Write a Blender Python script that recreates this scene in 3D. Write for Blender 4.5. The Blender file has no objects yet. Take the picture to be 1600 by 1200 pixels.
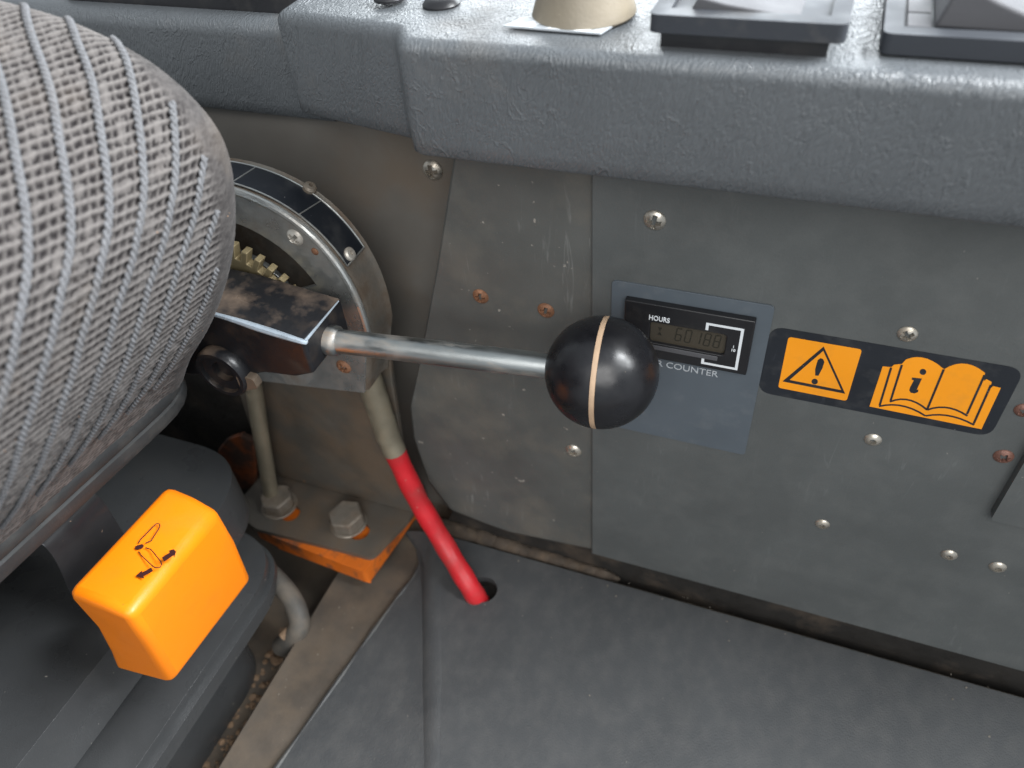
import bpy, bmesh, math, random
import numpy as np
from mathutils import Vector, Matrix
from mathutils.geometry import tessellate_polygon
R = math.radians
random.seed(4); rng = np.random.default_rng(4)
scene = bpy.context.scene
COL = scene.collection

# ------------------------------------------------------------------ camera
# world: X along the side panel, Y into the panel (its face is y = 0), Z up, floor cover at z = 0
FPX = 1217.0
_u = -np.array([124., 1280., FPX]); _u /= np.linalg.norm(_u)
_x = np.array([3750., 795., -FPX]); _x -= _u * (_x @ _u); _x /= np.linalg.norm(_x)
_y = np.cross(_u, _x)
CAM = np.array([0., -.251, .405])
cam = bpy.data.cameras.new('camera'); camo = bpy.data.objects.new('camera', cam); COL.objects.link(camo)
M = Matrix(((_x[0], -_x[1], -_x[2], CAM[0]), (_y[0], -_y[1], -_y[2], CAM[1]), (_u[0], -_u[1], -_u[2], CAM[2]), (0, 0, 0, 1)))
camo.matrix_world = M
cam.sensor_fit = 'HORIZONTAL'; cam.sensor_width = 36; cam.lens = 36 * FPX / 1600
cam.clip_start = .01; cam.clip_end = 100
cam.dof.use_dof = True; cam.dof.focus_distance = .315; cam.dof.aperture_fstop = 9.5
scene.camera = camo
scene.cycles.max_bounces = 6; scene.cycles.diffuse_bounces = 3; scene.cycles.glossy_bounces = 3

# ------------------------------------------------------------------ soft daylight through the cab's glass
world = bpy.data.worlds.new('World'); scene.world = world; world.use_nodes = True
bg = world.node_tree.nodes['Background']; bg.inputs[0].default_value = (.86, .94, 1, 1); bg.inputs[1].default_value = .55
def window(name, loc, target, sx, sy, power, col):
    l = bpy.data.lights.new(name, 'AREA'); l.shape = 'RECTANGLE'; l.size = sx; l.size_y = sy; l.energy = power; l.color = col
    o = bpy.data.objects.new(name, l); COL.objects.link(o); o.location = loc
    o.rotation_euler = (Vector(loc) - Vector(target)).to_track_quat('Z', 'Y').to_euler(); return o
window('window_right', (.66, .16, .96), (-.05, -.03, .2), .60, .60, 34, (.95, .98, 1))
window('window_ahead', (-.1, 1.3, .80), (-.05, 0, .3), 1.6, .7, 26, (.90, .96, 1))
window('door_opening', (.38, -1.25, 1.20), (-.05, 0, .15), 1.2, 1.0, 19, (1, .985, .96))
scene.view_settings.view_transform = 'Standard'; scene.view_settings.look = 'None'
scene.view_settings.exposure = .22; scene.view_settings.gamma = 1; scene.view_settings.use_curve_mapping = False

# ------------------------------------------------------------------ reading positions off the picture, on known planes
def ray(px, py):
    r = np.array([px - 800, py - 600, FPX]); return np.array([_x @ r, _y @ r, _u @ r])
def at(px, py, x=None, y=None, z=None, d=None):
    w = ray(px, py)
    if x is not None: t = (x - CAM[0]) / w[0]
    elif y is not None: t = (y - CAM[1]) / w[1]
    elif z is not None: t = (z - CAM[2]) / w[2]
    else: t = d / FPX
    return Vector(CAM + t * w)
def at_plane(px, py, p0, n):
    w = Vector(ray(px, py)); c = Vector(CAM)
    return c + w * ((p0 - c).dot(n) / w.dot(n))
def depth(p):
    q = np.array(p) - CAM
    return float((_x * q[0] + _y * q[1] + _u * q[2])[2])

# ------------------------------------------------------------------ materials
def mat(name, col, rough=.5, metal=0., spec=.5, var=.12, vscale=25, dirt=None, dscale=14, dlo=.5, dhi=.7, damt=.8,
        bump=0., bscale=600, bdist=.0004, rvar=.12, speck=None, sscale=450, sthr=.74, stretch=(1, 1, 1), leather=0., lscale=170,
        scratch=0., extra=None, coat=0.):
    m = bpy.data.materials.new(name); m.use_nodes = True
    nt = m.node_tree; N = nt.nodes; L = nt.links
    b = N['Principled BSDF']
    b.inputs['Metallic'].default_value = metal; b.inputs['Specular IOR Level'].default_value = spec
    b.inputs['Coat Weight'].default_value = coat; b.inputs['Coat Roughness'].default_value = .15
    geo = N.new('ShaderNodeNewGeometry')
    mp = N.new('ShaderNodeVectorMath'); mp.operation = 'MULTIPLY'; mp.inputs[1].default_value = stretch
    L.new(geo.outputs['Position'], mp.inputs[0])
    def noise(scale, detail=4, rough_=.55, vec=None, dist=0.):
        n = N.new('ShaderNodeTexNoise'); n.inputs['Scale'].default_value = scale; n.inputs['Detail'].default_value = detail
        n.inputs['Roughness'].default_value = rough_; n.inputs['Distortion'].default_value = dist
        L.new(vec or mp.outputs[0], n.inputs['Vector']); return n.outputs['Fac']
    def rng_(v, a, b_, c, d):
        r = N.new('ShaderNodeMapRange'); r.inputs[1].default_value = a; r.inputs[2].default_value = b_
        r.inputs[3].default_value = c; r.inputs[4].default_value = d; L.new(v, r.inputs[0]); return r.outputs[0]
    def mix(f, a, c, mode='MIX'):
        x = N.new('ShaderNodeMix'); x.data_type = 'RGBA'; x.blend_type = mode
        if isinstance(f, float): x.inputs[0].default_value = f
        else: L.new(f, x.inputs[0])
        for i, v in ((6, a), (7, c)):
            if isinstance(v, tuple): x.inputs[i].default_value = (*v, 1)
            else: L.new(v, x.inputs[i])
        return x.outputs[2]
    c1 = tuple(min(1, v * (1 + var)) for v in col); c0 = tuple(v * (1 - var) for v in col)
    nv = rng_(noise(vscale, 4), .3, .7, 0, 1)
    out = mix(nv, c0, c1)
    rgh = rng_(noise(vscale * 2.3, 2), .3, .7, max(0.02, rough - rvar), min(1, rough + rvar))
    if dirt:
        f = rng_(noise(dscale, 5, .62), dlo, dhi, 0, damt)
        out = mix(f, out, dirt)
        ad = N.new('ShaderNodeMath'); ad.operation = 'MULTIPLY_ADD'; L.new(f, ad.inputs[0]); ad.inputs[1].default_value = .3
        L.new(rgh, ad.inputs[2]); ad.use_clamp = True; rgh = ad.outputs[0]
        if metal > .2: L.new(rng_(f, 0, 1, metal, metal * .25), b.inputs['Metallic'])
    if scratch:
        sv = N.new('ShaderNodeVectorMath'); sv.operation = 'MULTIPLY'; sv.inputs[1].default_value = (1, 1, .12)
        L.new(geo.outputs['Position'], sv.inputs[0])
        a1 = rng_(noise(260, 3, .6, sv.outputs[0], 1.5), .6, .78, 0, 1); a2 = rng_(noise(18, 3), .5, .68, 0, scratch)
        ml = N.new('ShaderNodeMath'); ml.operation = 'MULTIPLY'; L.new(a1, ml.inputs[0]); L.new(a2, ml.inputs[1])
        out = mix(ml.outputs[0], out, tuple(min(1, v * 2.2 + .04) for v in col))
    if speck:
        f = rng_(noise(sscale, 2, .5), sthr, sthr + .05, 0, .9)
        out = mix(f, out, speck)
    if extra: out = extra(N, L, geo, out, mix, noise, rng_)
    L.new(out, b.inputs['Base Color']); L.new(rgh, b.inputs['Roughness'])
    h = None
    if leather:
        wv = N.new('ShaderNodeVectorMath'); wv.operation = 'MULTIPLY'; wv.inputs[1].default_value = (1.9, 1, .55)
        sh = N.new('ShaderNodeMapping'); sh.inputs['Rotation'].default_value = (0, R(-22), 0); L.new(geo.outputs['Position'], sh.inputs[0])
        L.new(sh.outputs[0], wv.inputs[0])
        dn = N.new('ShaderNodeTexNoise'); dn.inputs['Scale'].default_value = 60; dn.inputs['Detail'].default_value = 3
        L.new(geo.outputs['Position'], dn.inputs['Vector'])
        sc = N.new('ShaderNodeVectorMath'); sc.operation = 'SCALE'; sc.inputs['Scale'].default_value = .012; L.new(dn.outputs['Color'], sc.inputs[0])
        av = N.new('ShaderNodeVectorMath'); L.new(wv.outputs[0], av.inputs[0]); L.new(sc.outputs[0], av.inputs[1])
        vo = N.new('ShaderNodeTexVoronoi'); vo.feature = 'DISTANCE_TO_EDGE'; vo.inputs['Scale'].default_value = lscale; L.new(av.outputs[0], vo.inputs['Vector'])
        v1 = rng_(vo.outputs['Distance'], 0, .3, 0, .32)
        wr = noise(lscale * .55, 3, .6, av.outputs[0], 2.5)
        # a few long meandering creases
        big = noise(26, 4, .6, av.outputs[0], 1.6)
        ab = N.new('ShaderNodeMath'); ab.operation = 'SUBTRACT'; ab.inputs[1].default_value = .5; L.new(big, ab.inputs[0])
        ab2 = N.new('ShaderNodeMath'); ab2.operation = 'ABSOLUTE'; L.new(ab.outputs[0], ab2.inputs[0])
        cr = rng_(ab2.outputs[0], 0, .016, .8, 0)
        s1 = N.new('ShaderNodeMath'); s1.operation = 'ADD'; L.new(v1, s1.inputs[0]); L.new(wr, s1.inputs[1])
        s2 = N.new('ShaderNodeMath'); s2.operation = 'ADD'; L.new(s1.outputs[0], s2.inputs[0]); L.new(cr, s2.inputs[1])
        h = s2.outputs[0]; bp = N.new('ShaderNodeBump'); bp.inputs['Strength'].default_value = leather; bp.inputs['Distance'].default_value = .0012
        L.new(h, bp.inputs['Height']); L.new(bp.outputs[0], b.inputs['Normal']); last = bp
    if bump:
        bp = N.new('ShaderNodeBump'); bp.inputs['Strength'].default_value = bump; bp.inputs['Distance'].default_value = bdist
        L.new(noise(bscale, 2, .6), bp.inputs['Height'])
        if leather: L.new(last.outputs[0], bp.inputs['Normal'])
        L.new(bp.outputs[0], b.inputs['Normal'])
    return m

DUST = (.20, .15, .105)
MT = {}
MT['panel'] = mat('panel_paint', (.090, .096, .096), .46, spec=.4, var=.11, vscale=17, dirt=(.165, .168, .163), dscale=48, dlo=.46, dhi=.82, damt=.32, bump=.25, bscale=900, scratch=.35, speck=(.26, .25, .23), sscale=330, sthr=.75)
MT['corner'] = mat('corner_paint', (.092, .094, .090), .44, spec=.4, var=.18, vscale=18, dirt=(.165, .148, .122), dscale=24, dlo=.47, dhi=.72, damt=.6, bump=.25, bscale=800, scratch=1., speck=(.3, .28, .25), sscale=260, sthr=.73)
MT['wall'] = mat('wall_paint', (.135, .125, .112), .6, var=.18, vscale=14, dirt=(.13, .095, .065), dscale=16, dlo=.46, dhi=.68, damt=.6, bump=.2, bscale=500)
MT['floor'] = mat('floor_steel', (.078, .064, .051), .75, var=.3, vscale=30, dirt=(.16, .118, .08), dscale=48, dlo=.40, dhi=.75, damt=.65, bump=.5, bscale=700)
MT['cover'] = mat('floor_rubber', (.056, .059, .062), .58, spec=.4, var=.12, vscale=9, dirt=(.16, .155, .145), dscale=90, dlo=.42, dhi=.85, damt=.26, stretch=(1.2, .9, 1), bump=.9, bscale=1100, bdist=.0003, speck=(.2, .19, .17), sscale=260, sthr=.75)
MT['worn'] = mat('floor_rubber_worn', (.055, .057, .058), .5, var=.2, vscale=40, dirt=(.13, .12, .10), dscale=50, dlo=.46, dhi=.75, damt=.5, bump=.5, bscale=900)
MT['gap'] = mat('gap_shade', (.016, .014, .012), .8, var=.3, vscale=60, dirt=(.09, .065, .045), dscale=30, dlo=.52, dhi=.7, damt=.6, bump=.5, bscale=500)  # near-black painted shade for gap, hole and void, with random brown dirt
MT['console'] = mat('console_vinyl', (.092, .100, .108), .36, spec=.5, var=.10, vscale=15, dirt=(.17, .15, .13), dscale=13, dlo=.58, dhi=.75, damt=.45, leather=.36, lscale=440, bump=.2, bscale=1500, bdist=.0002, speck=(.3, .29, .27), sscale=500, sthr=.78)
MT['plate'] = mat('counter_plate', (.090, .108, .127), .42, var=.08, vscale=30, dirt=(.18, .19, .2), dscale=50, dlo=.55, dhi=.75, damt=.4, speck=(.35, .35, .36), sscale=300, sthr=.77)
MT['black'] = mat('black_plastic', (.012, .012, .014), .4, var=.2, bump=.15, bscale=900, dirt=(.06, .055, .05), dscale=60, dlo=.55, dhi=.8, damt=.5)
MT['trim'] = mat('trim_black', (.020, .021, .022), .62, spec=.3, var=.2, bump=.3, bscale=900, dirt=(.07, .066, .06), dscale=70, dlo=.5, dhi=.8, damt=.5)
MT['blackgloss'] = mat('knob_black', (.009, .009, .011), .32, var=.3, vscale=70, rvar=.10, speck=(.45, .38, .3), sscale=900, sthr=.775, bump=.05, bscale=500)
MT['decal'] = mat('decal_black', (.014, .017, .023), .4, var=.15, dirt=(.08, .08, .08), dscale=90, dlo=.52, dhi=.8, damt=.5, speck=(.25, .25, .25), sscale=420, sthr=.75, scratch=1.)
MT['decalorange'] = mat('decal_orange', (.93, .33, .008), .42, var=.05, dirt=(.5, .22, .03), dscale=80, dlo=.54, dhi=.85, damt=.5, speck=(.45, .22, .05), sscale=380, sthr=.76)
MT['orange'] = mat('grip_orange', (.86, .215, .004), .36, var=.02, spec=.45, dirt=(.62, .15, .012), dscale=60, dlo=.52, dhi=.8, damt=.35, bump=.16, bscale=1100, rvar=.08, speck=(.35, .10, .02), sscale=420, sthr=.765)
MT['print'] = mat('print_ink', (.045, .012, .012), .5, var=.2)
MT['whiteink'] = mat('white_ink', (.72, .75, .78), .5, var=.08)
MT['greyink'] = mat('grey_ink', (.42, .45, .48), .5, var=.12)
MT['lcd'] = mat('lcd_glass', (.056, .047, .034), .2, var=.06, rvar=.03)
MT['segment'] = mat('lcd_segment', (.022, .020, .014), .3, var=.05)
MT['steel'] = mat('rod_steel', (.37, .39, .39), .40, metal=1., var=.12, vscale=60, dirt=(.30, .20, .12), dscale=90, dlo=.5, dhi=.72, damt=.75, rvar=.1, bump=.12, bscale=700, stretch=(.35, 1, 1))
MT['zinc'] = mat('zinc_plate', (.48, .49, .48), .34, metal=.8, var=.18, vscale=45, dirt=(.15, .10, .06), dscale=42, dlo=.47, dhi=.70, damt=.8, bump=.25, bscale=500)
MT['band'] = mat('zinc_band', (.27, .25, .22), .42, metal=.6, var=.2, vscale=45, dirt=(.12, .085, .058), dscale=45, dlo=.36, dhi=.56, damt=.9, bump=.4, bscale=500)
MT['bracket'] = mat('bracket_paint', (.095, .085, .072), .55, var=.2, vscale=30, dirt=(.14, .095, .06), dscale=26, dlo=.42, dhi=.62, damt=.7, bump=.4, bscale=450, speck=(.35, .16, .06), sscale=160, sthr=.76)
MT['brass'] = mat('ratchet_brass', (.34, .27, .15), .5, metal=.35, var=.2, vscale=60, dirt=(.13, .095, .04), dscale=70, dlo=.45, dhi=.7, damt=.8, bump=.3)
MT['ferrule'] = mat('ferrule_zinc', (.36, .32, .24), .42, metal=.6, var=.15, vscale=60, dirt=(.2, .14, .08), dscale=60, dlo=.5, dhi=.75, damt=.6)
MT['red'] = mat('red_sleeve', (.56, .014, .022), .42, var=.18, vscale=50, dirt=(.30, .05, .045), dscale=55, dlo=.46, dhi=.72, damt=.6, bump=.3, bscale=260, speck=(.5, .3, .26), sscale=330, sthr=.74)
MT['lever'] = mat('lever_black', (.010, .010, .012), .36, var=.2, bump=.3, bscale=300, dirt=(.05, .035, .025), dscale=60, dlo=.55, dhi=.75, damt=.6,
                  extra=None)
MT['edgeglint'] = mat('edge_highlight', (.50, .58, .66), .35, metal=.5, var=.15, vscale=90)  # pale blue metal that paints a sky glint on the lever edges
MT['frame'] = mat('orange_frame', (.62, .14, .012), .45, var=.12, dirt=(.10, .06, .04), dscale=70, dlo=.5, dhi=.66, damt=.9, bump=.3)
MT['framedark'] = mat('orange_frame_dark', (.20, .05, .012), .6, var=.3, vscale=70, dirt=(.03, .02, .015), dscale=60, dlo=.42, dhi=.6, damt=.9, bump=.3)  # darker orange for the lug, mottled near-black
MT['bolt'] = mat('bolt_zinc', (.30, .27, .23), .45, metal=.6, var=.15, vscale=90, dirt=(.17, .12, .08), dscale=80, dlo=.4, dhi=.65, damt=.9, bump=.3)
MT['screw'] = mat('screw_zinc', (.52, .48, .42), .32, metal=.8, var=.15, vscale=160, dirt=(.22, .17, .11), dscale=150, dlo=.5, dhi=.72, damt=.7)
MT['rust'] = mat('screw_rust', (.25, .12, .065), .6, metal=.25, var=.25, vscale=220, dirt=(.14, .06, .03), dscale=200, dlo=.45, dhi=.65, damt=.8, bump=.5, bscale=900)
MT['copper'] = mat('screw_copper', (.21, .105, .08), .5, metal=.4, var=.2, vscale=200, bump=.4, bscale=1200)
MT['rivet'] = mat('rivet_alu', (.62, .58, .52), .45, metal=.5, var=.1, dirt=(.25, .18, .12), dscale=150, dlo=.5, dhi=.7, damt=.6)
MT['housing'] = mat('housing_plastic', (.046, .048, .050), .33, spec=.5, var=.12, dirt=(.075, .072, .065), dscale=24, dlo=.5, dhi=.75, damt=.4, bump=.55, bscale=1400, bdist=.0002, speck=(.3, .28, .25), sscale=420, sthr=.755)
MT['tan'] = mat('knob_tan', (.21, .18, .135), .5, var=.12, vscale=50, bump=.2, bscale=900, speck=(.45, .4, .3), sscale=800, sthr=.74)
MT['switch'] = mat('switch_plastic', (.036, .040, .048), .55, spec=.3, var=.1, bump=.15, bscale=1000, dirt=(.13, .12, .11), dscale=60, dlo=.55, dhi=.8, damt=.4)
MT['rocker'] = mat('rocker_plastic', (.085, .085, .092), .6, spec=.3, var=.08, bump=.2, bscale=1200)
MT['green'] = mat('green_print', (.10, .62, .38), .5, var=.05)
MT['seam'] = mat('knob_seam', (.42, .29, .19), .6, var=.15, vscale=120, bump=.2)
MT['hose'] = mat('hose_rubber', (.085, .08, .072), .6, var=.2, dirt=(.2, .16, .12), dscale=60, dlo=.45, dhi=.7, damt=.6, bump=.3)
MT['dirt'] = mat('dry_dirt', (.20, .13, .08), .9, var=.3, vscale=80, bump=.8, bscale=400)
MT['strap'] = mat('sticker_pale', (.55, .58, .58), .4, var=.06)

# ------------------------------------------------------------------ mesh helpers
def wloc(o):
    v = Vector((0, 0, 0))
    while o: v += Vector(o.location); o = o.parent
    return v
def finish(name, me, m, parent=None, base=None, smooth=35, bevel=0., seg=3, bang=40):
    off = wloc(parent) if parent else (Vector(base) if base is not None else Vector((0, 0, 0)))
    me.transform(Matrix.Translation(-off))
    me.materials.append(MT[m] if isinstance(m, str) else m)
    me.polygons.foreach_set('use_smooth', [True] * len(me.polygons))
    if smooth < 180: me.set_sharp_from_angle(angle=R(smooth))
    o = bpy.data.objects.new(name, me); COL.objects.link(o)
    if parent: o.parent = parent
    else: o.location = off
    if bevel:
        b = o.modifiers.new('bevel', 'BEVEL'); b.width = bevel; b.segments = seg; b.limit_method = 'ANGLE'; b.angle_limit = R(bang); b.harden_normals = False
    return o
def pyd(v, f):
    me = bpy.data.meshes.new('m'); me.from_pydata([tuple(p) for p in v], [], f); me.validate(); return me
def tag(o, label=None, cat=None, group=None, kind=None):
    if label: o['label'] = label
    if cat: o['category'] = cat
    if group: o['group'] = group
    if kind: o['kind'] = kind
    return o
def thing(name, loc, label, cat, group=None):
    o = bpy.data.objects.new(name, None); COL.objects.link(o); o.location = loc; o.empty_display_size = .02
    return tag(o, label, cat, group)
def fixn(me):
    bm = bmesh.new(); bm.from_mesh(me); bmesh.ops.recalc_face_normals(bm, faces=bm.faces); bm.to_mesh(me); bm.free(); return me
def slab(loops, depth_vec):
    """solid plate: first loop is the outline, the rest are holes; extruded by depth_vec"""
    loops = [[Vector(p) for p in l] for l in loops]
    tri = tessellate_polygon(loops); flat = [p for l in loops for p in l]; n = len(flat); dv = Vector(depth_vec)
    v = flat + [p + dv for p in flat]; f = [tuple(t) for t in tri] + [tuple(i + n for i in reversed(t)) for t in tri]
    k = 0
    for l in loops:
        m = len(l)
        for i in range(m):
            a, b = k + i, k + (i + 1) % m; f.append((a, b, b + n, a + n))
        k += m
    return fixn(pyd(v, f))
def rnd(pts, rad, n=6):
    """2-D polygon with rounded corners; rad a number or list"""
    out = []; m = len(pts)
    for i, p in enumerate(pts):
        r = rad[i] if isinstance(rad, (list, tuple)) else rad
        p = Vector(p[:2]); a = Vector(pts[i - 1][:2]); b = Vector(pts[(i + 1) % m][:2])
        if r <= 0: out.append(tuple(p)); continue
        da = (a - p); db = (b - p); la, lb = da.length, db.length; da /= la; db /= lb
        ang = math.acos(max(-1, min(1, da.dot(db)))); t = min(r / math.tan(ang / 2), la * .49, lb * .49)
        p0 = p + da * t; p1 = p + db * t
        for k in range(n + 1):
            s = k / n; out.append(tuple((1 - s) ** 2 * p0 + 2 * s * (1 - s) * p + s * s * p1))
    return out
def xz(pts, y): return [(p[0], y, p[1]) for p in pts]
def xy(pts, z): return [(p[0], p[1], z) for p in pts]
def catmull(pts, n=8):
    P = [Vector(p) for p in pts]; out = []
    for i in range(len(P) - 1):
        p0 = P[max(0, i - 1)]; p1 = P[i]; p2 = P[i + 1]; p3 = P[min(len(P) - 1, i + 2)]
        for k in range(n):
            t = k / n
            out.append(.5 * ((2 * p1) + (p2 - p0) * t + (2 * p0 - 5 * p1 + 4 * p2 - p3) * t * t + (3 * p1 - p0 - 3 * p2 + p3) * t ** 3))
    out.append(P[-1]); return out
def tube(path, rad, n=16, caps=True, closed=False):
    P = [Vector(p) for p in path]; v = []; f = []; m = len(P)
    prev = None
    for i, p in enumerate(P):
        if closed: t = (P[(i + 1) % m] - P[i - 1]).normalized()
        else: t = (P[min(i + 1, m - 1)] - P[max(i - 1, 0)]).normalized()
        a = prev - t * prev.dot(t) if prev else t.orthogonal()
        a.normalize(); prev = a; b = t.cross(a)
        r = rad(i / max(1, m - 1)) if callable(rad) else rad
        for k in range(n):
            q = 2 * math.pi * k / n; v.append(p + (a * math.cos(q) + b * math.sin(q)) * r)
    for i in range(m if closed else m - 1):
        for k in range(n):
            j = (i + 1) % m
            f.append((i * n + k, i * n + (k + 1) % n, j * n + (k + 1) % n, j * n + k))
    if caps and not closed:
        f.append(tuple(range(n - 1, -1, -1))); f.append(tuple((m - 1) * n + k for k in range(n)))
    return fixn(pyd(v, f))
def lathe(prof, origin, axis, n=32):
    """prof = (radius, height) pairs along axis"""
    axis = Vector(axis).normalized(); a = axis.orthogonal().normalized(); b = axis.cross(a); o = Vector(origin); v = []; f = []
    for r, h in prof:
        for k in range(n):
            q = 2 * math.pi * k / n; v.append(o + axis * h + (a * math.cos(q) + b * math.sin(q)) * max(r, 1e-6))
    for i in range(len(prof) - 1):
        for k in range(n): f.append((i * n + k, i * n + (k + 1) % n, (i + 1) * n + (k + 1) % n, (i + 1) * n + k))
    me = pyd(v, f); bm = bmesh.new(); bm.from_mesh(me); bmesh.ops.remove_doubles(bm, verts=bm.verts, dist=5e-6)
    bmesh.ops.recalc_face_normals(bm, faces=bm.faces); bm.to_mesh(me); bm.free(); return me
def loft(secs, closed_sec=True, caps=True):
    v = [p for s in secs for p in s]; n = len(secs[0]); f = []
    for i in range(len(secs) - 1):
        for k in range(n if closed_sec else n - 1):
            f.append((i * n + k, i * n + (k + 1) % n, (i + 1) * n + (k + 1) % n, (i + 1) * n + k))
    if caps and closed_sec: f.append(tuple(range(n - 1, -1, -1))); f.append(tuple((len(secs) - 1) * n + k for k in range(n)))
    return fixn(pyd(v, f))
def join(ms):
    bm = bmesh.new()
    for m in ms: bm.from_mesh(m)
    me = bpy.data.meshes.new('m'); bm.to_mesh(me); bm.free(); return me
def text(s, size, x, z, y, ang=0., sx=1., depth_=.00012, bold=0.):
    cu = bpy.data.curves.new('t', 'FONT'); cu.body = s; cu.size = size; cu.extrude = depth_; cu.offset = bold; cu.resolution_u = 3
    to = bpy.data.objects.new('t', cu); COL.objects.link(to); bpy.context.view_layer.update()
    me = bpy.data.meshes.new_from_object(to); bpy.data.objects.remove(to)
    ca, sa = math.cos(ang), math.sin(ang)
    me.transform(Matrix(((sx * ca, -sa, 0, x), (0, 0, -1, y), (sx * sa, ca, 0, z), (0, 0, 0, 1)))); return me
def screw_mesh(kind):
    """pan head of radius 1, axis +Z, with a real recess"""
    nr, na = 24, 64; v = []; f = []
    for i in range(nr + 1):
        r = i / nr
        for k in range(na):
            q = 2 * math.pi * k / na
            h = .52 * (1 - r ** 2.6) + .06 if r < 1 else 0.
            x, y = r * math.cos(q), r * math.sin(q)
            if kind == 'cross':
                arm = min(max(abs(x) / .56, abs(y) / .17), max(abs(y) / .56, abs(x) / .17)); arm = min(arm, math.hypot(x, y) / .22)
            elif kind == 'star': arm = r / (.44 + .10 * math.cos(6 * q))
            elif kind == 'pit': arm = r / .36
            else: arm = 9
            h -= .75 * max(0, min(1, (1.12 - arm) / .22)) * (1 if kind != 'pit' else 1.1)
            v.append((x, y, h))
    for i in range(nr):
        for k in range(na): f.append((i * na + k, i * na + (k + 1) % na, (i + 1) * na + (k + 1) % na, (i + 1) * na + k))
    me = pyd(v, f); bm = bmesh.new(); bm.from_mesh(me); bmesh.ops.remove_doubles(bm, verts=bm.verts, dist=1e-4); bm.to_mesh(me); bm.free()
    fixn(me); me.polygons.foreach_set('use_smooth', [True] * len(me.polygons)); me.set_sharp_from_angle(angle=R(50)); return me
SCREWS = {}
def screw(px, py, dpx, y, m, kind, parent, name='screw', flat=.8):
    key = (kind, m)
    if key not in SCREWS:
        SCREWS[key] = screw_mesh(kind); SCREWS[key].materials.append(MT[m])
    p = at(px, py, y=y); r = dpx * depth(p) / FPX / 2
    o = bpy.data.objects.new(name, SCREWS[key]); COL.objects.link(o); o.parent = parent
    o.location = p - wloc(parent); o.scale = (r, r, r * flat); o.rotation_euler = (R(90), 0, 0)
    o.rotation_euler = (Matrix.Rotation(R(90), 3, 'X') @ Matrix.Rotation(random.uniform(0, 6), 3, 'Z')).to_euler()
    return o

# ================================================================== the setting: floor, wall behind
prof = [(.45, -.013), (-.2285, -.013), (-.2300, -.015), (-.2305, -.050), (-.75, -.052)]
ys = np.linspace(-.60, .08, 40)
me = loft([[Vector((p[0], y, p[1])) for p in prof] for y in ys], closed_sec=False, caps=False)
tag(finish('floor', me, 'floor', base=(0, 0, -.013)), kind='structure')
wp = [(-.75, -.06), (.45, -.06), (.45, .296), (-.75, .296)]
tag(finish('wall', slab([xz(wp, .026)], (0, .004, 0)), 'wall', base=(0, .026, -.05)), kind='structure')

tag(finish('gap_shade_strip', slab([xz([(-.178, -.0125), (.45, -.0125), (.45, .03), (-.16, .03)], .0045)], (0, .004, 0)), 'gap', base=(0, .0045, -.01)), kind='structure')  # dark strip added to paint the shade in the gap under the panels

# ================================================================== side panels
def panel_thing(name, outline, y, th, m, label, bevel=.0006):
    c = Vector((sum(p[0] for p in outline) / len(outline), y, min(p[1] for p in outline)))
    o = finish(name, slab([xz(outline, y)], (0, th, 0)), m, base=c, bevel=bevel, seg=2)
    return tag(o, label, 'panel')
SX = at(924, 600, y=0).x
pan_r = panel_thing('side_panel', [(SX, .0178), (.40, .0178), (.40, .300), (SX, .300)], 0, .003, 'panel', 'large grey painted side panel carrying the hour counter and the warning label')
cl = [(SX + .004, .0180)] + [(at(a, b, y=.002).x, at(a, b, y=.002).z) for a, b in ((800, 835), (735, 812), (700, 798), (668, 757), (645, 690), (639, 640), (655, 560), (680, 420), (697, 310), (706, 250))] + [(-.130, .300), (SX + .004, .300)]
pan_l = panel_thing('corner_panel', cl, .0022, .010, 'corner', 'scuffed grey corner panel with slanting left edge beside the throttle bracket', bevel=.0022)
for a, b, d, m, k in ((1023, 344, 36, 'screw', 'cross'), (1418, 522, 30, 'screw', 'cross'), (1364, 687, 26, 'screw', 'pit'), (1285, 819, 22, 'screw', 'pit'), (1483, 867, 24, 'screw', 'pit'), (1559, 886, 25, 'screw', 'pit'), (1568, 713, 29, 'copper', 'star'), (1600, 641, 28, 'copper', 'star')):
    screw(a, b, d, -.0001, m, k, pan_r)
for a, b, d, m, k in ((751, 463, 27, 'rust', 'cross'), (853, 485, 28, 'rust', 'cross'), (896, 704, 26, 'screw', 'star')):
    screw(a, b, d, .0021, m, k, pan_l)
scr = screw(676, 266, 35, .0258, 'screw', 'cross', bpy.data.objects['wall'])
cp = [(at(1545, 800, y=0).x, at(1545, 800, y=0).z), (.2, .1277), (.2, .172), (at(1603, 686, y=0).x, .172)]
cover_plate = finish('cover_plate', slab([xz(rnd([(.0985, .1277), (.25, .1277), (.25, .178), (.0985, .178)], .002), -.0045)], (0, .0044, 0)), 'panel', pan_r, bevel=.0008)

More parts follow.
